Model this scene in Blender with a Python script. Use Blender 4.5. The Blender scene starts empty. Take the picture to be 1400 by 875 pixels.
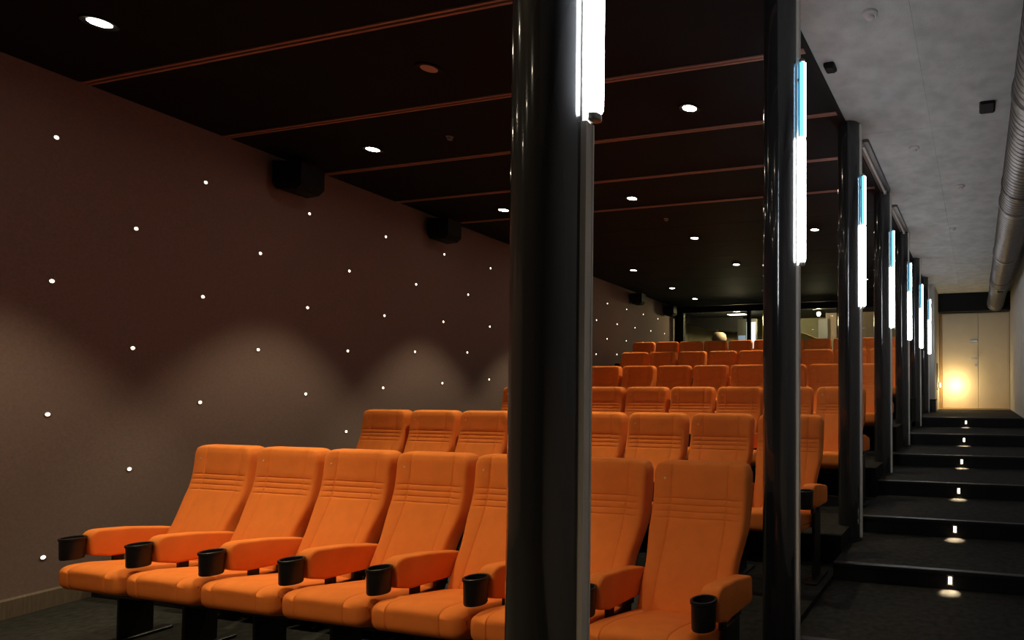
import bpy, math, random
from mathutils import Vector, Matrix
random.seed(7)
S = bpy.context.scene
COL = S.collection
R = math.radians

# ------------------------------------------------------------------ camera
F_PX, PX, PY, PITCH, EYE = 838.0, 1110.0, 508.5, R(1.47), 1.5
YAW = math.atan((1336 - PX) / F_PX * math.cos(PITCH))
cam_d = bpy.data.cameras.new('camera')
cam = bpy.data.objects.new('camera', cam_d); COL.objects.link(cam)
cam.location = (0, 0, EYE)
cam.rotation_euler = (R(90) + PITCH, 0, YAW)
cam_d.sensor_width = 36.0
cam_d.lens = F_PX * 36.0 / 1400
cam_d.shift_x = (700 - PX) / 1400
cam_d.shift_y = (PY - 437.5) / 1400
cam_d.clip_start = 0.05
S.camera = cam

# ------------------------------------------------------------------ world, exposure
w = bpy.data.worlds.new('night'); S.world = w; w.use_nodes = True
w.node_tree.nodes['Background'].inputs[0].default_value = (0.004, 0.0035, 0.003, 1)
w.node_tree.nodes['Background'].inputs[1].default_value = 1.0
S.view_settings.view_transform = 'Standard'
S.view_settings.look = 'None'
S.view_settings.gamma = 1.0
S.view_settings.use_curve_mapping = False
S.view_settings.exposure = 0.0

DOWN_W, FRONT_W, DOWN_DISC = 165.0, 56.0, 42.0       # downlight spot power, front fill power, lens emission
TUBE_E, BLUE_E = 40.0, 3.0
STAR_E = 7.0
STEP_W = 10.0

# ------------------------------------------------------------------ materials
def nodes(m):
    m.use_nodes = True
    return m.node_tree.nodes, m.node_tree.links, m.node_tree.nodes['Principled BSDF']
def mat(name, col, rough=.6, metal=0, var=0.0, scale=40, bump=0.0, bscale=200, coat=0, spec=.5, sheen=0, stretch=None):
    m = bpy.data.materials.new(name); N, L, b = nodes(m)
    b.inputs['Base Color'].default_value = (*col, 1)
    b.inputs['Roughness'].default_value = rough
    b.inputs['Metallic'].default_value = metal
    b.inputs['Coat Weight'].default_value = coat
    b.inputs['Specular IOR Level'].default_value = spec
    if sheen:
        b.inputs['Sheen Weight'].default_value = sheen
        b.inputs['Sheen Roughness'].default_value = .4
        b.inputs['Sheen Tint'].default_value = (*[min(1, c * 1.4 + .08) for c in col], 1)
    tc = N.new('ShaderNodeTexCoord')
    src = tc.outputs['Object']
    if stretch:
        mp = N.new('ShaderNodeMapping'); mp.inputs['Scale'].default_value = stretch
        L.new(src, mp.inputs[0]); src = mp.outputs[0]
    if var:
        n = N.new('ShaderNodeTexNoise'); n.inputs['Scale'].default_value = scale; n.inputs['Detail'].default_value = 5
        L.new(src, n.inputs['Vector'])
        r = N.new('ShaderNodeValToRGB')
        r.color_ramp.elements[0].position = .3; r.color_ramp.elements[1].position = .7
        r.color_ramp.elements[0].color = (*[c * (1 - var) for c in col], 1)
        r.color_ramp.elements[1].color = (*[min(1, c * (1 + var)) for c in col], 1)
        L.new(n.outputs['Fac'], r.inputs[0]); L.new(r.outputs[0], b.inputs['Base Color'])
    if bump:
        n2 = N.new('ShaderNodeTexNoise'); n2.inputs['Scale'].default_value = bscale; n2.inputs['Detail'].default_value = 3
        L.new(src, n2.inputs['Vector'])
        bp = N.new('ShaderNodeBump'); bp.inputs['Strength'].default_value = bump; bp.inputs['Distance'].default_value = .01
        L.new(n2.outputs['Fac'], bp.inputs['Height']); L.new(bp.outputs[0], b.inputs['Normal'])
    return m
def emit(name, col, e):
    m = bpy.data.materials.new(name); N, L, b = nodes(m)
    b.inputs['Base Color'].default_value = (.02, .02, .02, 1)
    b.inputs['Emission Color'].default_value = (*col, 1)
    b.inputs['Emission Strength'].default_value = e
    return m

M = {}
M['wall'] = mat('brown_wall_fabric', (.235, .160, .145), .9, var=.08, scale=60, bump=.15, bscale=350, spec=.2)
M['ceil'] = mat('black_ceiling', (.0090, .0125, .0150), .7, var=.15, scale=3, spec=.12)
M['rail'] = mat('copper_brown_rail', (.42, .23, .19), .5)
M['concrete'] = mat('grey_concrete', (.455, .478, .478), .85, var=.15, scale=2.6, bump=.3, bscale=26, spec=.3, stretch=(2.6, 2.2, 1))
M['carpet'] = mat('charcoal_carpet', (.031, .029, .027), .95, var=.35, scale=22, bump=.5, bscale=500, spec=.1)
M['riser'] = mat('black_riser', (.008, .008, .009), .7, spec=.2)
M['nosing'] = mat('black_nosing', (.010, .010, .011), .48, spec=.35)
M['column'] = mat('gloss_black_column', (.026, .027, .029), .14, coat=.8, spec=.55)
M['channel'] = mat('grey_aluminium_channel', (.80, .77, .70), .5)
M['orange'] = mat('orange_velour', (.76, .205, .040), .85, var=.05, scale=14, bump=.12, bscale=420, spec=.12)
M['plastic'] = mat('black_plastic', (.008, .008, .009), .45, spec=.4)
M['metal_blk'] = mat('black_steel', (.012, .012, .013), .4, metal=.3)
M['tag'] = mat('pale_tag', (.75, .52, .32), .5)
M['white_trim'] = mat('grey_steel_rim', (.35, .33, .31), .35, metal=.6)
M['kerb'] = mat('brown_plinth', (.16, .115, .085), .7, var=.2, scale=8, stretch=(1, 12, 1))
M['rwall'] = mat('grey_plaster', (.42, .405, .38), .85, var=.06, scale=5, spec=.2)
M['door'] = mat('cream_door', (.64, .54, .37), .5, var=.03, scale=4)
M['steel'] = mat('brushed_steel', (.35, .34, .32), .3, metal=.9)
M['duct'] = mat('galvanised_duct', (.15, .143, .138), .46, metal=.75, var=.15, scale=6)
M['black'] = mat('matt_black', (.006, .006, .007), .7, spec=.2)
M['grille'] = mat('speaker_grille', (.012, .012, .012), .8, spec=.15)
M['olive'] = mat('olive_plaster', (.25, .23, .15), .8, var=.1, scale=3)
M['tan'] = mat('tan_plaster', (.34, .25, .18), .8, var=.1, scale=3)
M['ochre'] = mat('ochre_panel', (.62, .47, .17), .6)
M['beige'] = mat('beige_upholstery', (.22, .16, .125), .8)
M['pale'] = mat('pale_panel', (.55, .53, .52), .6)
M['unlit'] = mat('unlit_lens', (.62, .42, .38), .4)
M['grey'] = mat('grey_board', (.20, .19, .19), .6)
M['wood'] = mat('oak_threshold', (.42, .26, .10), .5, var=.2, scale=10, stretch=(8, 1, 1))
M['green'] = mat('dark_green_leaf', (.02, .05, .015), .6)
def thin_glass():
    m = bpy.data.materials.new('thin_glass'); N, L, b = nodes(m)
    t = N.new('ShaderNodeBsdfTransparent'); t.inputs[0].default_value = (.86, .90, .88, 1)
    g = N.new('ShaderNodeBsdfGlossy'); g.inputs['Roughness'].default_value = .02
    f = N.new('ShaderNodeFresnel'); f.inputs[0].default_value = 1.45
    x = N.new('ShaderNodeMixShader'); L.new(f.outputs[0], x.inputs[0]); L.new(t.outputs[0], x.inputs[1]); L.new(g.outputs[0], x.inputs[2])
    L.new(x.outputs[0], N['Material Output'].inputs[0])
    return m
M['glass'] = thin_glass()
M['e_down'] = emit('downlight_glow', (1, .86, .66), DOWN_DISC)
M['e_tube'] = emit('white_tube_glow', (.93, .97, 1.0), TUBE_E)
M['e_blue'] = emit('blue_tube_glow', (.10, .52, .95), BLUE_E)
M['e_star'] = emit('star_glow', (1, .80, .58), STAR_E)
M['e_step'] = emit('step_light_glow', (1, .82, .55), 9)
M['e_warm'] = emit('warm_trough_glow', (1, .75, .35), 5)
M['e_scr'] = emit('blue_screen_glow', (.30, .48, .75), .55)
M['e_fridge'] = emit('white_cabinet_glow', (.75, .92, 1.0), 1.4)
M['e_lamp'] = emit('warm_lamp_glow', (1, .82, .5), 14)

# ------------------------------------------------------------------ mesh helpers
class MB:
    def __init__(s): s.v = []; s.f = []
    def add(s, vs, fs):
        o = len(s.v); s.v += [tuple(p) for p in vs]; s.f += [tuple(i + o for i in f) for f in fs]; return s
    def box(s, x0, x1, y0, y1, z0, z1):
        vs = [(x, y, z) for z in (z0, z1) for y in (y0, y1) for x in (x0, x1)]
        return s.add(vs, [(0, 2, 3, 1), (4, 5, 7, 6), (0, 1, 5, 4), (2, 6, 7, 3), (0, 4, 6, 2), (1, 3, 7, 5)])
    def bbox(s, x0, x1, y0, y1, z0, z1, b):
        # box with chamfered edges, lofted along z
        def ring(i, z):
            return [(x0 + i + b, y0 + i, z), (x1 - i - b, y0 + i, z), (x1 - i, y0 + i + b, z), (x1 - i, y1 - i - b, z),
                    (x1 - i - b, y1 - i, z), (x0 + i + b, y1 - i, z), (x0 + i, y1 - i - b, z), (x0 + i, y0 + i + b, z)]
        return s.loft([ring(b, z0), ring(0, z0 + b), ring(0, z1 - b), ring(b, z1)])
    def loft(s, rings, cap=True, closed=True):
        n = len(rings[0]); vs = [p for r in rings for p in r]; fs = []
        for i in range(len(rings) - 1):
            for j in range(n if closed else n - 1):
                k = (j + 1) % n
                fs.append((i * n + j, i * n + k, (i + 1) * n + k, (i + 1) * n + j))
        if cap:
            fs.append(tuple(reversed(range(n)))); fs.append(tuple((len(rings) - 1) * n + j for j in range(n)))
        return s.add(vs, fs)
    def prism(s, poly, z0, z1):
        return s.loft([[(x, y, z0) for x, y in poly], [(x, y, z1) for x, y in poly]])
    def lathe(s, prof, n=20, c=(0, 0, 0), axis='z', cap=True):
        rings = []
        for r, h in prof:
            ring = []
            for k in range(n):
                a = 2 * math.pi * k / n; p, q = r * math.cos(a), r * math.sin(a)
                v = {'z': (p, q, h), 'y': (q, h, p), 'x': (h, p, q)}[axis]
                ring.append((v[0] + c[0], v[1] + c[1], v[2] + c[2]))
            rings.append(ring)
        return s.loft(rings, cap)
    def mesh(s, name, m, smooth=None):
        me = bpy.data.meshes.new(name); me.from_pydata(s.v, [], s.f); me.update()
        import bmesh
        bm = bmesh.new(); bm.from_mesh(me); bmesh.ops.recalc_face_normals(bm, faces=bm.faces); bm.to_mesh(me); bm.free()
        me.materials.append(m if not isinstance(m, str) else M[m])
        if smooth is not None:
            me.shade_smooth(); me.set_sharp_from_angle(angle=R(smooth))
        return me
    def build(s, name, m, parent=None, loc=None, smooth=None):
        return link(name, s.mesh(name, m, smooth), parent, loc)
def link(name, me, parent=None, loc=None):
    o = bpy.data.objects.new(name, me); COL.objects.link(o)
    if parent: o.parent = parent
    if loc: o.location = loc
    return o
def tag(o, label=None, cat=None, group=None, kind=None):
    if label: o['label'] = label
    if cat: o['category'] = cat
    if group: o['group'] = group
    if kind: o['kind'] = kind
    return o
def empty(name, loc, label, cat, group=None, rz=0):
    o = bpy.data.objects.new(name, None); COL.objects.link(o); o.location = loc; o.rotation_euler[2] = rz
    o.empty_display_size = .1
    return tag(o, label, cat, group)
def struct(o, label=None, cat=None): return tag(o, label, cat, kind='structure')
def copy_tree(o, parent=None):
    c = o.copy(); COL.objects.link(c); c.parent = parent
    for ch in o.children: copy_tree(ch, c)
    return c
ORD = ['first', 'second', 'third', 'fourth', 'fifth', 'sixth', 'seventh', 'eighth', 'ninth', 'tenth', 'eleventh', 'twelfth']

# ------------------------------------------------------------------ dimensions
WX, WY, WS = -6.100, 2.490, -0.14322            # a wall base point and dX/dY of the wall with the star lights
def wallx(y): return WX + WS * (y - WY)
ZC, ZK = 3.67, 3.695                            # black ceiling, concrete ceiling
YF, YB, YE = -3.2, 14.95, 15.0                   # front wall, rear glazing, end of aisle
XA, XR = -1.00, 0.74                            # stalls edge of aisle, aisle wall
WANG = math.atan(-WS)
WDIR = Vector((WS, 1, 0)).normalized(); WNRM = Vector((WDIR.y, -WDIR.x, 0))

# ------------------------------------------------------------------ floor, platforms, steps
def carpet_slab(name, poly, z0, z1, label, cat):
    o = MB().prism(poly, z0, z1).build(name, 'carpet'); return struct(o, label, cat)
carpet_slab('floor', [(wallx(YF), YF), (XR, YF), (XR, 19.0), (wallx(19.0) - .3, 19.0)], -.12, 0, 'charcoal carpeted floor before the front row', 'floor')
ROWS = [dict(y=2.80, top=1.130, x0=-4.880, n=7, p=.5500), dict(y=4.42, top=1.297, x0=-5.510, n=8, p=.5560),
        dict(y=6.08, top=1.510, x0=-5.440, n=8, p=.5500), dict(y=7.72, top=1.810, x0=-5.425, n=8, p=.5510),
        dict(y=9.62, top=2.125, x0=-6.090, n=9, p=.5560), dict(y=11.60, top=2.463, x0=-7.080, n=11, p=.5480)]
SEAT_H = 1.128
for i, r in enumerate(ROWS): r['z'] = max(0, r['top'] - SEAT_H)
for i in range(1, 6):
    y0 = ROWS[i - 1]['y'] + .15; y1 = ROWS[i]['y'] + .15 if i < 5 else 18.9
    z = ROWS[i]['z']
    o = carpet_slab('floor_platform', [(wallx(y0) + .002, y0), (XA, y0), (XA, y1), (wallx(y1) + .002, y1)], .001 if i == 1 else ROWS[i-1]['z'] - .05, z,
                    'carpeted seating platform under the %s row of seats' % ORD[i], 'platform')
    k = MB().box(wallx(y0) + .01, XA, y0 - .012, y0 - .001, .004 if i == 1 else ROWS[i-1]['z'] + .002, z - .002).build('riser_face', 'riser', o)
STEPS = [(3.24, .135), (4.29, .257), (5.25, .395), (6.33, .541), (7.60, .681), (8.97, .835), (10.62, .995)]
for i, (y, z) in enumerate(STEPS):
    y1 = STEPS[i + 1][0] if i + 1 < len(STEPS) else YE
    zp = STEPS[i - 1][1] if i else 0
    o = MB().box(XA + .003, XR, y, y1 + (.02 if i + 1 < len(STEPS) else .3), (zp - .05) if i else .001, z).build('floor_step', 'carpet')
    struct(o, 'dark carpeted aisle step, %s from the bottom of the aisle' % ORD[i], 'step')
    MB().box(XA + .004, XR - .002, y - .012, y - .001, zp + .002, z - .02).build('riser_face', 'riser', o)
    MB().loft([[(x, y - .020, z - .020), (x, y - .020, z + .001), (x, y - .015, z + .005), (x, y + .028, z + .005), (x, y + .028, z + .0005), (x, y - .012, z + .0005), (x, y - .012, z - .02)]
               for x in (XA + .004, XR - .004)]).build('nosing', 'nosing', o)

# ------------------------------------------------------------------ walls, ceilings
wl = MB().prism([(wallx(YF), YF), (wallx(14.9), 14.9), (wallx(14.9) - .2, 14.9), (wallx(YF) - .2, YF)], -.12, 4.05).build('wall_left', 'wall')
struct(wl, 'brown fabric side wall dotted with small star lights', 'wall')
kb = MB()
def kerb_ring(y): 
    x = wallx(y)
    return [(x + .001, y, .001), (x + .018, y, .001), (x + .018, y, .115), (x + .010, y, .127), (x + .001, y, .127)]
kb.loft([kerb_ring(YF + .02), kerb_ring(ROWS[0]['y'] + .14)])
struct(kb.build('baseboard_left', 'kerb'), 'low brown plinth along the foot of the star light wall', 'baseboard')
struct(MB().box(XR, XR + .2, YF, YE + .5, -.12, ZK + .1).build('wall_right', 'rwall'), 'plain grey plaster wall along the stepped aisle', 'wall')
struct(MB().box(wallx(YF) - .2, XR + .2, YF - .2, YF, -.12, ZK + .1).build('wall_front', 'black'), 'black wall at the screen end of the hall', 'wall')
JY = [2.82 + .930 * k for k in range(-6, 14)]
XE = -1.06                                       # edge of the black ceiling above the columns
ceil = MB().prism([(wallx(YF) - .1, YF), (XE, YF), (XE, YB + 3.8), (wallx(YB + 3.8) - .1, YB + 3.8)], ZC + .02, ZC + .16).build('ceiling', 'black')
struct(ceil, 'black panelled ceiling over the seats', 'ceiling')
ys = [YF + .01] + [j for j in JY if YF < j < YB] + [YB - .02]
gap = lambda q: .03 if q < 7.2 else .004       # the rear panels are butted together without rails
for a, b in zip(ys[:-1], ys[1:]):
    MB().prism([(wallx(a) + .01, a + gap(a)), (XE, a + gap(a)), (XE, b - gap(b)), (wallx(b) + .01, b - gap(b))], ZC, ZC + .019).build('panel', 'ceil', ceil)
for j in [q for q in ys[1:-1] if q < 7.2]:
    for dy in (-.024, .008):
        MB().prism([(wallx(j) + .02, j + dy), (XE, j + dy), (XE, j + dy + .016), (wallx(j) + .02, j + dy + .016)], ZC - .006, ZC + .0195).build('rail', 'rail', ceil)
# concrete slab of the aisle, poured in bays with a fine board joint
cc = MB().box(XE - .01, XR + .2, YF, YE + .5, ZK + .012, ZK + .2).build('ceiling_concrete', 'concrete')
struct(cc, 'board marked grey concrete ceiling over the aisle', 'ceiling')
by = YF
while by < YE:
    b2 = min(by + 4.2, YE + .4)
    for xa, xb in ((XE - .008, -.36), (-.3585, XR)):
        MB().box(xa, xb, by + .002, b2 - .002, ZK, ZK + .0119).build('slab_bay', 'concrete', cc)
    by = b2
struct(MB().box(XE, XE + .03, YF, 13.4, ZC + .0, ZK - .001).build('trim_1', 'black'), 'black edge fascia between the two ceilings', 'trim')
# aisle end: lintel, door wall, return wall
struct(MB().box(-1.0, XR - .001, YE - .45, YE - .02, 3.27, ZK - .002).build('trim_2', 'black'), 'black boxed beam above the end door', 'trim')
struct(MB().box(-1.0, -.87, 13.25, YE + .3, .99, ZK - .001).build('wall_return', 'rwall'), 'short grey wall between last column and end door', 'wall')
dw = MB(); dw.box(-.87, XR, YE, YE + .3, .999, ZK - .001)
struct(dw.build('wall_end', 'door'), 'cream wall closing the top of the aisle', 'wall')
d1 = MB().box(-.86, XR - .01, YE - .42, YE - .001, .9955, 1.006).build('door_1', 'wood')
struct(d1, 'cream double door lit by a low wall lamp at the top of the aisle', 'door')
for xa, xb in ((-.80, .028), (.036, .70)):
    lf = MB().bbox(xa, xb, YE - .055, YE - .006, 1.012, 3.25, .006).build('door_leaf', 'door', d1)
    if xa < 0:
        h = MB().lathe([(.028, -.005), (.028, .012), (.012, .012), (.012, .05)], 14, (-.02, YE - .105, 2.19), 'y')
        h.box(-.13, -.01, YE - .118, YE - .10, 2.178, 2.202)
        h.build('door_handle', 'steel', lf)
        MB().bbox(-.15, .02, YE - .075, YE - .054, 2.56, 2.63, .008).build('door_closer', 'steel', lf)
        MB().lathe([(.03, -.006), (.03, .008), (.022, .012)], 14, (-.02, YE - .063, 2.03), 'y').build('lock_plate', 'steel', lf)
for xa, xb in ((-.86, -.803), (.703, XR - .012)):
    MB().box(xa, xb, YE - .07, YE - .001, 1.0065, 3.27).build('door_jamb', 'wood' if xa < 0 else 'door', d1)

# ------------------------------------------------------------------ columns with aluminium channel
CY = [1.2966 + 1.840 * k for k in range(7)]
CX, CR = -1.021, .0938
def step_z(y):
    z = 0
    for sy, sz in STEPS:
        if y >= sy: z = sz
    return z
for i, y in enumerate(CY):
    z = step_z(y); top = ZK - .001
    o = empty('column', (CX, y, z), 'glossy black round column, %s in the line along the aisle from the front' % ORD[i], 'column', 'columns along the aisle')
    MB().lathe([(CR, .012), (CR, top - z)], 40).build('shaft', 'column', o, smooth=40)
    MB().lathe([(CR + .012, .0), (CR + .012, .008), (CR + .002, .014)], 40).build('base_ring', 'metal_blk', o, smooth=40)
    zb, zm, zt = 2.172, 2.845, 3.250
    for p, za, zz in ((.0144, .02, zb - z - .022), (.003, zb - z - .0215, zt - z + .022), (.0144, zt - z + .0225, top - z - .01)):
        prof = [(CR - .008, -.016), (CR + p, -.016), (CR + p, -.010), (CR + p - .002, -.010), (CR + p - .002, .010), (CR + p, .010), (CR + p, .016), (CR - .008, .016)]
        MB().loft([[(px, py, za) for px, py in prof], [(px, py, zz) for px, py in prof]]).build('light_channel', 'channel', o)
    # tube light clipped in the channel
    t = empty('tube_light', (CX + CR + .026, y, zb), 'vertical tube light, blue above white, clipped to the %s column from the front' % ORD[i], 'light', 'tube lights on the columns')
    MB().lathe([(.012, 0), (.018, .004), (.021, .012), (.021, zm - zb - .012), (.018, zm - zb - .004), (.012, zm - zb)], 20).build('white_tube', 'e_tube', t, smooth=40)
    MB().lathe([(.0125, zm - zb + .002), (.0125, zt - zb)], 16).build('blue_tube', 'e_blue', t, smooth=40)
    MB().lathe([(.0045, zm - zb + .002), (.0045, zt - zb)], 10, (.0175, 0, 0)).build('white_core', 'e_tube', t, smooth=40)
    for hz in (-.02, zt - zb):
        MB().lathe([(.012, hz), (.017, hz + .003), (.017, hz + .017), (.012, hz + .02)], 16).build('end_cap', 'steel', t, smooth=40)
    for hz in (.12, .55, .98):
        MB().box(-.0235, -.010, -.008, .008, hz, hz + .012).build('clip', 'steel', t)

# ------------------------------------------------------------------ seats
def lerp_tab(tab, z):
    if z <= tab[0][0]: return tab[0][1]
    for (a, va), (b, vb) in zip(tab[:-1], tab[1:]):
        if z <= b:
            t = (z - a) / (b - a); return va + (vb - va) * t
    return tab[-1][1]
YFRONT = [(.36, -.235), (.46, -.203), (.54, -.170), (.62, -.135), (.70, -.098), (.78, -.062), (.84, -.038), (.90, -.020), (.96, -.010), (1.02, -.004), (1.13, .004)]
THICK = [(.36, .085), (.5, .095), (.8, .10), (1.0, .10), (1.13, .092)]
def smooth_tab(tab, z, h=.03): return sum(lerp_tab(tab, z + d * h) for d in (-1, -.5, 0, .5, 1)) / 5
GRZ = (.948, .917, .886, .855)
def back_mesh():
    zt, zb, rc = 1.128, .365, .055
    zs = [zb + .012 * k for k in range(4)]
    z = zb + .05
    while z < zt - .028: zs.append(z); z += .03
    for g in GRZ: zs += [g - .007, g - .0035, g, g + .0035, g + .007]
    zs = sorted(set(round(q, 4) for q in zs))
    zs = [q for i, q in enumerate(zs) if i == 0 or q - zs[i - 1] > .0025]
    stn = [(q, 0.0) for q in zs]
    rt = .026
    for a in (15, 35, 55, 75, 88):
        stn.append((zt - rt + rt * math.sin(R(a)), rt * (1 - math.cos(R(a)))))
    rings = []
    for z, ins in stn:
        wd = .2515 - .022 * max(0, min(1, (.80 - z) / .14))
        if z > zt - rc: wd -= rc - math.sqrt(max(0, rc * rc - (z - (zt - rc)) ** 2)) * 1.0
        wd = max(wd - ins * .3, .12)
        if z < zb + .03: wd -= .01
        yf = smooth_tab(YFRONT, z) + ins; yb = smooth_tab(YFRONT, z) + smooth_tab(THICK, z) - ins
        r = min(.022, (yb - yf) * .3)
        gz = max([math.exp(-((z - g) / .0032) ** 2) for g in GRZ] + [0])
        ring = []
        xs = [-1 + 2 * k / 20 for k in range(21)]
        sx = .150
        fx = sorted([q * (wd - r) * 1.0 for q in xs] + [s * (sx + d) + .00013 for s in (-1, 1) for d in (-.006, -.003, 0, .003, .006)])
        for x in fx:
            x = max(-(wd - r), min(wd - r, x))
            gx = max(math.exp(-((x - s * sx) / .003) ** 2) for s in (-1, 1))
            bol = .010 * max(0, min(1, (abs(x) - sx) / .035)) ** 1
            crown = .006 * (1 - (x / sx) ** 2) if abs(x) < sx else 0
            ring.append((x, yf - bol - crown + .0032 * max(gz if abs(x) < .22 else 0, gx * (z > .4)), z))
        bol = .010 * min(1, (wd - r - sx) / .035) if wd - r > sx else 0
        for a in (30, 60, 90): ring.append((wd - r + r * math.sin(R(a)), yf - bol + r - r * math.cos(R(a)), z))
        for a in (0, 30, 60, 90): ring.append((wd - r + r * math.cos(R(a)), yb - r + r * math.sin(R(a)), z))
        ring.append((0, yb, z))
        for a in (90, 60, 30, 0): ring.append((-(wd - r) - r * math.cos(R(a)), yb - r + r * math.sin(R(a)), z))
        for a in (90, 60, 30): ring.append((-(wd - r) - r * math.sin(R(a)), yf - bol + r - r * math.cos(R(a)), z))
        rings.append(ring)
    n = max(len(r) for r in rings); assert all(len(r) == n for r in rings), [len(r) for r in rings]
    return MB().loft(rings).mesh('back_cushion', 'orange', 60)
def round_poly(pts, n=5):
    # pts: (a, b, radius)
    out = []
    m = len(pts)
    for i, (x, y, r) in enumerate(pts):
        p = Vector((x, y)); a = (Vector(pts[i - 1][:2]) - p); b = (Vector(pts[(i + 1) % m][:2]) - p)
        if r <= 0: out.append((x, y)); continue
        la, lb = a.length, b.length; a.normalize(); b.normalize()
        ang = a.angle(b); t = min(r / math.tan(ang / 2), la * .49, lb * .49)
        s, e = p + a * t, p + b * t
        for k in range(n + 1):
            u = k / n; q = (1 - u) ** 2 * s + 2 * u * (1 - u) * p + u * u * e
            out.append((q.x, q.y))
    return out
def side_loft(poly, w, edge, seams=(), crown=0, steps=4):
    # loft a (y,z) outline across x with rounded side edges
    cx = sum(p[0] for p in poly) / len(poly); cz = sum(p[1] for p in poly) / len(poly)
    st = []
    for k in range(steps + 1):
        a = R(90 * k / steps); st.append((-w + edge * (1 - math.sin(a)), edge * (1 - math.cos(a)) ))
    st = [(-w + edge * (1 - math.cos(R(90 * k / steps))), edge * (1 - math.sin(R(90 * k / steps)))) for k in range(steps + 1)]
    xs = list(st)
    inner = sorted(set([-w + edge + (2 * w - 2 * edge) * k / 8 for k in range(1, 8)] + [s + d for s in seams for d in (-.006, -.003, 0, .003, .006)]))
    xs += [(x, 0) for x in inner]
    xs += [(-x, i) for x, i in reversed(st)]
    ext = max(max(abs(p[0] - cx), abs(p[1] - cz)) for p in poly)
    rings = []
    for x, ins in xs:
        g = max([math.exp(-((x - s) / .003) ** 2) for s in seams] + [0]) * .005
        cr = crown * (1 - (x / w) ** 2)
        ring = []
        for i, (y, z) in enumerate(poly):
            a, b = Vector(poly[i - 1]), Vector(poly[(i + 1) % len(poly)])
            t = (b - a); nrm = Vector((t.y, -t.x)); nrm = nrm.normalized() if nrm.length > 1e-9 else Vector((0, 0))
            if nrm.dot(Vector((y - cx, z - cz))) < 0: nrm = -nrm
            d = ins + g - (cr if nrm.y > .3 else 0)
            ring.append((x, y - nrm.x * d, z - nrm.y * d))
        rings.append(ring)
    return MB().loft(rings)
CUSH = round_poly([(-.165, .345, .03), (-.165, .452, .03), (-.50, .515, .06), (-.615, .522, .065), (-.610, .398, .055), (-.50, .362, .06)], 6)
ARM = round_poly([(-.10, .505, .03), (-.10, .628, .035), (-.30, .668, .02), (-.495, .690, .095), (-.478, .545, .025), (-.40, .520, .02)], 7)
me_back = back_mesh()
me_cush = side_loft(CUSH, .256, .048, seams=(-.15, .15), crown=.008).mesh('seat_cushion', 'orange', 60)
me_arm = side_loft(ARM, .044, .014).mesh('armrest', 'orange', 50)
mb = MB(); zc0, cyy, cr = .540, -.538, .050
prof = [(cr * .90, zc0), (cr * .96, zc0 + .006), (cr, zc0 + .105), (cr + .004, zc0 + .107), (cr + .004, zc0 + .118), (cr, zc0 + .120), (cr - .006, zc0 + .118), (cr - .009, zc0 + .02), (.004, zc0 + .018)]
mb.lathe(prof, 24, (0, cyy, 0)); me_cup = mb.mesh('cup_holder', 'plastic', 35)
me_brk = MB().box(-.010, .010, -.37, -.325, .470, .53).mesh('arm_bracket', 'metal_blk')
me_brk2 = MB().box(-.010, .010, -.23, -.16, .470, .535).mesh('arm_bracket', 'metal_blk')
me_ped = MB().bbox(-.011, .011, -.34, -.18, .018, .472, .003).mesh('pedestal', 'metal_blk')
me_foot = MB().bbox(-.045, .045, -.41, -.10, .0, .018, .004).mesh('foot_plate', 'metal_blk')
mb = MB()
mb.bbox(-.20, .20, -.48, -.16, .318, .370, .02); me_pan = mb.mesh('seat_pan', 'plastic')
# hard shell on the rear of the backrest
mb = MB(); rings = []
for z in [.33 + .05 * k for k in range(14)]:
    yb = smooth_tab(YFRONT, z) + smooth_tab(THICK, z) - .004
    rings.append([(-.22, yb, z), (.22, yb, z), (.22, yb + .014, z), (.16, yb + .02, z), (-.16, yb + .02, z), (-.22, yb + .014, z)])
mb.loft(rings); me_shell = mb.mesh('back_shell', 'plastic', 50)
mb = MB(); mb.lathe([(.005, -.002), (.007, .001), (.007, .008)], 12, (0, 0, 0), 'y'); 
me_tag = mb.mesh('number_tag', 'tag')
def make_arm(seat, x, cup=True):
    a = link('armrest', me_arm, seat, (x, 0, 0))
    if cup: tag(link('cup_holder', me_cup, a), 'black plastic cup holder')
    link('arm_bracket', me_brk, a); link('arm_bracket', me_brk2, a)
    p = link('pedestal', me_ped, seat, (x, 0, 0)); link('foot_plate', me_foot, p)
rown = ['front', 'second', 'third', 'fourth', 'fifth', 'rearmost']
for ri, r in enumerate(ROWS):
    for k in range(r['n']):
        xc = r['x0'] + .25 + r['p'] * k
        num = r['n'] - k                         # counted from the column side
        o = empty('cinema_seat', (xc, r['y'], r['z']), 'orange upholstered cinema seat in the %s row, %s from the columns' % (rown[ri], ORD[num - 1]), 'seat', 'orange seats of the %s row' % rown[ri])
        bk = link('back_cushion', me_back, o)
        tag(link('number_tag', me_tag, bk, (-.185, smooth_tab(YFRONT, 1.045) - .0085, 1.045)), 'small pale round seat tag')
        link('back_shell', me_shell, o)
        link('seat_cushion', me_cush, o)
        link('seat_pan', me_pan, o)
        make_arm(o, -r['p'] / 2)
        if k == r['n'] - 1: make_arm(o, r['p'] / 2)

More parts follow.
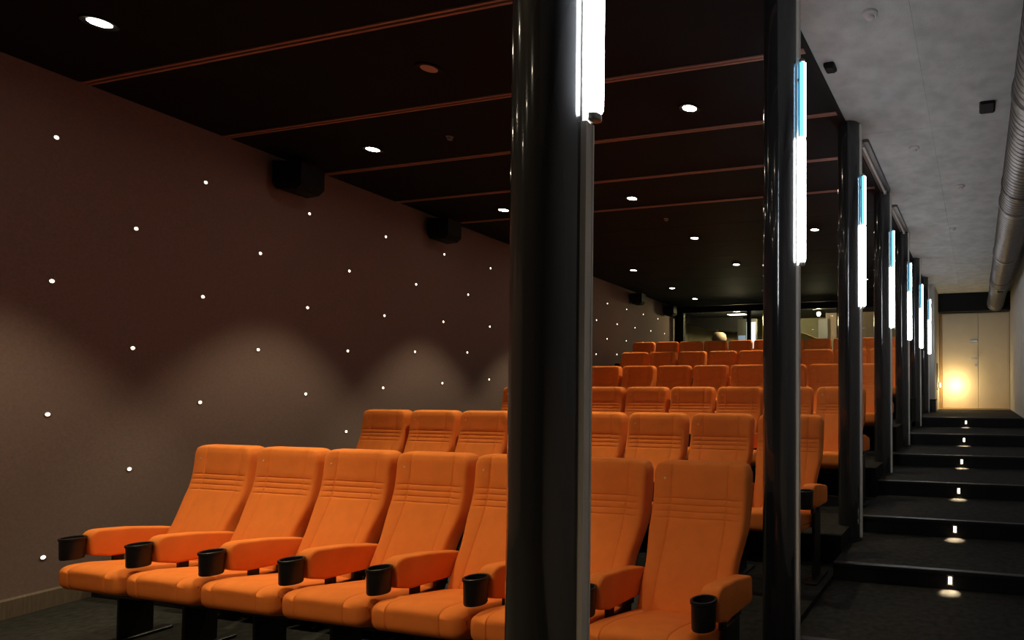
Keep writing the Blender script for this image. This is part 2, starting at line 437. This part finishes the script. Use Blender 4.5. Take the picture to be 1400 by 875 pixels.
# ------------------------------------------------------------------ star lights in the side wall
me_rim = MB().lathe([(.019, -.002), (.019, .004), (.013, .006), (.0115, .003)], 18, axis='x').mesh('rim', 'white_trim', 40)
me_lens = MB().lathe([(.0113, .001), (.011, .005), (.008, .008), (.003, .0095)], 18, axis='x').mesh('lens', 'e_star', 60)
Z0 = [3.30, 2.757, 2.262, 1.79, 1.31, .82, .30]
for j in range(7):
    for k in range(14):
        y = 2.80 + (.48 if j % 2 else 0) + .965 * k
        z = Z0[j] + .0162 * j * (y - 2.80)
        y *= .959; z = 1.5 + (z - 1.5) * .959
        if y > 14.6: continue
        fl = 0
        for r in ROWS:
            if y > r['y'] - 1.5: fl = r['z']
        if z < fl + .25: continue
        if (j >= 5 and k > 3): continue          # hidden behind the seats
        if j == 6 and k > 0: continue
        o = empty('wall_star_light', (wallx(y), y, z), 'tiny round star light in the brown side wall, %s' % ('topmost row of lights' if j == 0 else ORD[j] + ' row of lights below the ceiling'), 'light', 'star lights in the side wall', rz=WANG)
        link('rim', me_rim, o); link('lens', me_lens, o)

# ------------------------------------------------------------------ ceiling downlights
me_drim = MB().lathe([(.052, .006), (.078, .0), (.083, .003), (.083, .012)], 28, cap=False).mesh('trim_ring', 'black', 40)
me_dlens = MB().lathe([(.001, .006), (.062, .006), (.064, .012)], 28, cap=True).mesh('lens', 'e_down')
me_dark = MB().lathe([(.001, .006), (.062, .006), (.064, .012)], 28, cap=True).mesh('lens', 'unlit')
def beam(name, watt, size, blend, col):
    l = bpy.data.lights.new(name, 'SPOT'); l.energy = watt; l.color = col; l.spot_size = R(size); l.spot_blend = blend; l.shadow_soft_size = .05
    return l
spot = beam('downlight_beam', DOWN_W, 71, .42, (1, .88, .54))
spot_col = beam('column_side_downlight_beam', DOWN_W * .6, 71, .42, (1, .84, .52))
spot_side = beam('front_side_fill_beam', FRONT_W * 2.3, 118, .5, (1, .72, .42))  # unseen front lamps made stronger to brighten the seats near the columns
spot_front = beam('front_fill_beam', FRONT_W, 118, .5, (1, .72, .42))    # unseen lamps before the front row, wide beams added to fill seat fronts
def downlight(x, y, where, lit=True):
    o = empty('ceiling_downlight', (x, y, ZC - .006), ('lit' if lit else 'unlit') + ' round downlight in the black ceiling, ' + where, 'light', 'downlights in the black ceiling')
    link('trim_ring', me_drim, o, (0, 0, -.006))
    link('lens', me_dlens if lit else me_dark, o, (0, 0, -.006))
    if lit: link('beam', spot_col if x > -3 and y > 1 else spot if y > 1 else spot_side if x > -3 else spot_front, o, (0, 0, -.012))
WHERE = ['unseen fill, far from the seats', 'unseen fill before the front row', 'above the front row', 'above the second row', 'above the third row', 'above the fourth row', 'above the fifth row', 'above the rearmost row', 'behind the rearmost row']
DLY = [-1.55, .42, 2.36, 4.29, 6.19, 8.08, 10.02, 12.05, 13.64]
for i, y in enumerate(DLY):
    for c, x in enumerate((wallx(y) + 1.065, -3.80 - .0727 * (y - 6.17), -2.14)):
        if c == 2 and 1 < y < 4: continue
        downlight(x, y, '%s, on %s' % (WHERE[i], ('the star wall side', 'the middle line', 'the column side')[c]))
downlight(-3.58, 3.29, 'between the first two rows', False)
me_spk = MB().lathe([(.001, -.03), (.02, -.028), (.022, -.02), (.008, -.018), (.008, -.006), (.03, -.004), (.03, .0)], 14).mesh('sprinkler_head', 'white_trim', 40)
for x, y, t in ((-4.39, 4.25, 'between the first two rows of lit downlights'), (-3.84, 7.06, 'above the middle rows')):
    o = link('sprinkler', me_spk, None, (x, y, ZC)); tag(o, 'small round sprinkler head in the black ceiling, ' + t, 'sprinkler')

# ------------------------------------------------------------------ speakers on the star wall
def speaker(y, label, s=1.0):
    o = empty('wall_speaker', (wallx(y), y, ZC - .02), label, 'speaker', 'black speakers on the star wall', rz=WANG)
    b = MB(); pr = [(.07, -.20), (.36, -.14), (.36, .14), (.07, .20)]
    b.loft([[(x * s, yy * s, -.36 * s) for x, yy in [(.10, -.18), (.30, -.13), (.30, .13), (.10, .18)]], [(x * s, yy * s, -.30 * s) for x, yy in pr], [(x * s, yy * s, -.06 * s) for x, yy in pr]]).build('cabinet', 'black', o)
    b = MB(); b.loft([[(.302 * s, -.12 * s, -.34 * s), (.302 * s, .12 * s, -.34 * s), (.362 * s, .13 * s, -.29 * s), (.362 * s, -.13 * s, -.29 * s)],
                      [(.318 * s, -.12 * s, -.345 * s), (.318 * s, .12 * s, -.345 * s), (.374 * s, .13 * s, -.285 * s), (.374 * s, -.13 * s, -.285 * s)]]).build('grille', 'grille', o)
    MB().box(0.004, .08 * s, -.05, .05, -.24 * s, -.10 * s).build('bracket', 'metal_blk', o)
speaker(4.28, 'black speaker box high on star wall, nearest the front row', .85)
speaker(6.18, 'black speaker box high on star wall, second from the front', .85)
speaker(12.2, 'black speaker box high on star wall beside the rearmost row', .8)
speaker(14.2, 'black speaker box high on star wall next to the rear glazing', .85)

# ------------------------------------------------------------------ aisle: step lights
me_srim = MB().bbox(-.022, .022, -.006, .0, -.034, .034, .002).mesh('bezel', 'steel')
me_slens = MB().bbox(-.011, .011, -.009, -.004, -.024, .024, .002).mesh('lens', 'e_step')
slp = bpy.data.lights.new('step_glow', 'SPOT'); slp.energy = STEP_W; slp.color = (1, .80, .5); slp.spot_size = R(84); slp.spot_blend = .5; slp.shadow_soft_size = .012
for i, (y, z) in enumerate(STEPS[1:]):
    zb = STEPS[i][1]
    o = empty('step_light', (-.185, y - .0125, zb + (z - zb) * .52), 'small warm recessed step light in the riser of the %s aisle step from the bottom' % ORD[i + 1], 'light', 'step lights of the aisle')
    link('bezel', me_srim, o); link('lens', me_slens, o)
    l = link('glow', slp, o, (0, -.022, .012)); l.rotation_euler = (R(-22), 0, 0)

# ------------------------------------------------------------------ aisle: duct, small ceiling fittings, end lamp
dx, dz, dr = .415, 3.433, .174
du = empty('ventilation_duct', (dx, YF, dz), 'long round galvanised spiral duct under the concrete ceiling along the aisle wall', 'duct')
seg = 2.45; y = YF + .02; n = 0
while y < 14.5:
    y1 = min(y + seg, 14.52)
    prof = []; q = y
    while q < y1 - .08:
        prof += [(dr, q), (dr, q + .058), (dr + .005, q + .064), (dr + .005, q + .072), (dr, q + .078)]; q += .08
    prof += [(dr, y1 - .005)]
    MB().lathe(prof, 32, (0, -YF, 0), 'y').build('duct_section', 'duct', du, smooth=25)
    MB().lathe([(dr + .001, y1 - .045), (dr + .014, y1 - .04), (dr + .014, y1 + .035), (dr + .001, y1 + .04)], 32, (0, -YF, 0), 'y').build('collar', 'duct', du, smooth=25)
    y = y1 + .001
for y in (1.0, 6.0, 11.0):
    MB().lathe([(dr + .006, y), (dr + .010, y), (dr + .010, y + .04), (dr + .006, y + .04)], 32, (0, -YF, 0), 'y').box(-.006, .006, y - YF + .012, y - YF + .028, dr, ZK - dz).build('hanger', 'metal_blk', du)
MB().bbox(-.05, .05, 11.6 - YF, 11.72 - YF, -dr - .03, -dr + .02, .006).build('damper_box', 'plastic', du)
def boxthing(name, label, cat, x0, x1, y0, y1, z0, z1, m, lid=None):
    o = empty(name, ((x0 + x1) / 2, (y0 + y1) / 2, z0), label, cat)
    cx, cy = (x0 + x1) / 2, (y0 + y1) / 2
    MB().bbox(x0 - cx, x1 - cx, y0 - cy, y1 - cy, 0, z1 - z0, .006).build('housing', m, o)
    if lid: MB().bbox(x0 - cx + .01, x1 - cx - .01, y0 - cy + .01, y1 - cy - .01, -.008, .0, .003).build('cover', lid, o)
    return o
boxthing('junction_box', 'small flat black box on concrete ceiling beside the duct', 'box', .03, .15, 4.82, 5.02, ZK - .012, ZK, 'black', 'black')
boxthing('junction_box', 'small black box at the edge of the concrete ceiling above the second column', 'box', XE + .07, XE + .145, 3.96, 4.06, ZK - .03, ZK, 'black', 'black')
def detector(x, y, label):
    o = empty('smoke_detector', (x, y, ZK), label, 'detector')
    MB().lathe([(.045, 0), (.045, -.014), (.036, -.024)], 20).build('base', 'pale', o, smooth=40)
    MB().lathe([(.026, -.024), (.026, -.036), (.016, -.044)], 20).build('sensor', 'pale', o, smooth=40)
detector(-.16, 6.8, 'round pale smoke detector on concrete ceiling, third from the front')
detector(-.31, 8.6, 'round pale smoke detector on concrete ceiling, furthest from the front')
detector(-.54, 5.6, 'round pale smoke detector on concrete ceiling, second from the front')
detector(-.59, 3.5, 'round pale smoke detector on concrete ceiling, first from the front')
for y0, y1, t in ((5.3, 6.7, 'third and fourth'), (7.3, 8.5, 'fourth and fifth')):
    o = empty('ceiling_batten', (XE + .095, y0, ZK), 'switched off grey batten lamp on the ceiling edge between the %s columns' % t, 'light', 'batten lamps on the ceiling edge')
    MB().bbox(-.055, .055, 0, y1 - y0, -.03, 0, .005).build('body', 'duct', o)
    MB().lathe([(.013, .04), (.013, y1 - y0 - .04)], 14, (0, 0, -.05), 'y').build('tube', 'pale', o, smooth=40)
    for q in (.02, y1 - y0 - .04): MB().box(-.014, .014, q, q + .02, -.066, -.03).build('holder', 'pale', o)
wlamp = empty('wall_lamp', (-.87, 14.62, 1.56), 'small warm lamp low on the wall beside the cream door', 'light')
MB().bbox(.0, .03, -.05, .05, -.07, .07, .008).build('housing', 'steel', wlamp)
MB().bbox(.03, .05, -.035, .045, -.05, .05, .006).build('lens', 'e_lamp', wlamp)
pl = bpy.data.lights.new('lamp_glow', 'POINT'); pl.energy = 24; pl.color = (1, .74, .36); pl.shadow_soft_size = .05
link('glow', pl, wlamp, (.38, .0, 0))
bx = empty('floor_box', (-.98, 12.95, .995), 'black box standing on the landing by the last column', 'box')
MB().bbox(-.12, .16, -.14, .14, 0, .24, .01).build('body', 'plastic', bx); MB().bbox(-.13, .17, -.15, .15, .241, .265, .006).build('lid', 'black', bx)
ps = empty('wall_poster', (-.87, 14.1, 1.75), 'dark green poster on the short wall by the end door', 'poster')
MB().box(0.001, .012, -.2, .2, -.3, .3).build('frame', 'black', ps); MB().box(.012, .014, -.18, .18, -.28, .28).build('print', 'green', ps)

# ------------------------------------------------------------------ rear glazing and foyer behind it
RZ = ROWS[5]['z']
o = MB().box(wallx(YB) + .02, XA, YB, YB + .12, RZ + .001, 2.30).build('wall_back', 'black'); struct(o, 'black parapet wall below the rear glazing', 'wall')
win = MB().box(wallx(YB) + .02, XA, YB, YB + .12, 3.50, ZC + .001).build('window_1', 'black'); struct(win, 'wide rear window with black frame onto the foyer', 'window')
xs = [wallx(YB) + .14, -5.75, -3.35, -1.15]
for i, x in enumerate(xs):
    MB().box(x - (.12 if i == 0 else .04), x + (.14 if i == 0 else .04), YB, YB + .12, 2.301, 3.499).build('mullion', 'black', win)
MB().box(xs[0] + .141, XA - .101, YB, YB + .12, 2.301, 2.34).build('sill', 'black', win)
for i in range(3):
    MB().box(xs[i] + (.141 if i == 0 else .041), xs[i + 1] - .041, YB + .05, YB + .058, 2.341, 3.499).build('pane', 'glass', win)
YW = 18.4
struct(MB().box(-9.3, XA + .2, YW, YW + .1, RZ, ZC).build('wall_foyer', 'olive'), 'olive plaster wall of the foyer behind the rear glazing', 'wall')
struct(MB().box(-9.3, -9.2, YB + .12, YW, RZ, ZC).build('wall_foyer_side', 'olive'), 'olive side wall of the foyer', 'wall')
struct(MB().box(-1.10, -1.01, 13.25, YW, RZ, ZC).build('wall_foyer_aisle', 'tan'), 'tan plaster wall between the foyer and the aisle', 'wall')
struct(MB().box(-4.25, -1.11, 17.3, 17.4, RZ + .001, ZC - .001).build('wall_partition', 'tan'), 'tan partition wall inside the foyer', 'wall')
bk = MB().loft([[(-9.19, y, ZC + .0), (-9.19, y, 3.60), (-7.9, y, 3.27), (-6.9, y, 3.2), (-6.9, y, ZC + .0)] for y in (17.5, 18.3)]).build('trim_3', 'black')
struct(bk, 'sloping black bulkhead in the foyer', 'trim')
def fthing(name, label, cat, loc): return empty(name, loc, label, cat)
o = fthing('wall_panel', 'ochre notice panel on the olive foyer wall', 'panel', (-8.05, YW - .1, 2.8))
MB().bbox(-.18, .18, -.02, .09, -.45, .45, .006).build('frame', 'wood', o); MB().box(-.15, .15, -.028, -.021, -.42, .42).build('board', 'ochre', o)
o = fthing('floor_lamp', 'unlit floor lamp with a round beige shade seen through the rear glazing', 'lamp', (-7.2, 16.4, RZ))
MB().lathe([(.12, 1.42), (.19, 1.48), (.22, 1.58), (.19, 1.70), (.12, 1.76)], 24).build('shade', 'beige', o, smooth=50)
MB().lathe([(.012, .031), (.012, 1.42)], 10).build('pole', 'metal_blk', o)
MB().lathe([(.15, 0), (.15, .02), (.05, .03)], 20).build('base', 'metal_blk', o, smooth=40)
o = fthing('light_trough', 'warm glowing ceiling trough light in the foyer', 'light', (-6.65, 16.4, 3.61))
MB().box(-.28, .28, -.12, .12, 0, .055).build('housing', 'metal_blk', o); MB().box(-.26, .26, -.10, .10, -.02, -.001).build('diffuser', 'e_warm', o)
pl3 = bpy.data.lights.new('trough_glow', 'POINT'); pl3.energy = 170; pl3.color = (1, .80, .42); pl3.shadow_soft_size = .15
link('glow', pl3, o, (0, 0, -.18))
o = fthing('drinks_cabinet', 'glowing white and blue drinks cabinet in the foyer', 'cabinet', (-6.72, 17.6, RZ))
MB().box(-.32, .32, -.2, .3, 0, 2.25).build('body', 'metal_blk', o); MB().box(-.02, .27, -.215, -.201, 1.35, 2.15).build('lit_door', 'e_fridge', o)
MB().box(-.29, -.05, -.215, -.201, .8, 1.75).build('blue_panel', 'e_scr', o)
o = fthing('door_lining', 'yellow lit door lining beside the drinks cabinet', 'panel', (-6.22, 17.8, RZ))
for sx in (-.12, .12): MB().box(sx - .03, sx + .03, -.05, .05, 0, 2.30).build('jamb', 'ochre', o)
MB().box(-.15, .15, -.05, .05, 2.301, 2.36).build('head', 'ochre', o)
o = fthing('pendant_lamp', 'small bright pendant lamp in the foyer', 'lamp', (-4.15, 16.1, 3.50))
MB().lathe([(.03, -.05), (.055, -.01), (.055, .03), (.03, .06)], 18).build('bulb', 'e_lamp', o, smooth=60)
MB().lathe([(.006, .061), (.006, ZC + .02 - 3.50)], 8).build('cord', 'plastic', o)
pl2 = bpy.data.lights.new('foyer_glow', 'POINT'); pl2.energy = 40; pl2.color = (1, .82, .5); pl2.shadow_soft_size = .06
link('glow', pl2, o, (0, 0, -.12))
o = fthing('notice_board', 'pale grey hanging board below the foyer pendant', 'board', (-4.25, 17.0, 2.85))
MB().bbox(-.14, .14, -.02, .02, 0, .62, .005).build('panel', 'grey', o)
for sx in (-.1, .1): MB().box(sx - .004, sx + .004, -.004, .004, .62, ZC - 2.85).build('wire', 'steel', o)
o = fthing('stair_parapet', 'ochre sloping stair parapet in the foyer', 'parapet', (-4.65, 16.0, RZ))
MB().loft([[(-.5, y, 0), (.5, y, 0), (.5, y, 1.45), (-.5, y, 1.85)] for y in (-.2, .2)]).build('body', 'ochre', o)
MB().loft([[(-.52, y, 1.862), (.52, y, 1.452), (.52, y, 1.482), (-.52, y, 1.892)] for y in (-.22, .22)]).build('handrail', 'wood', o)
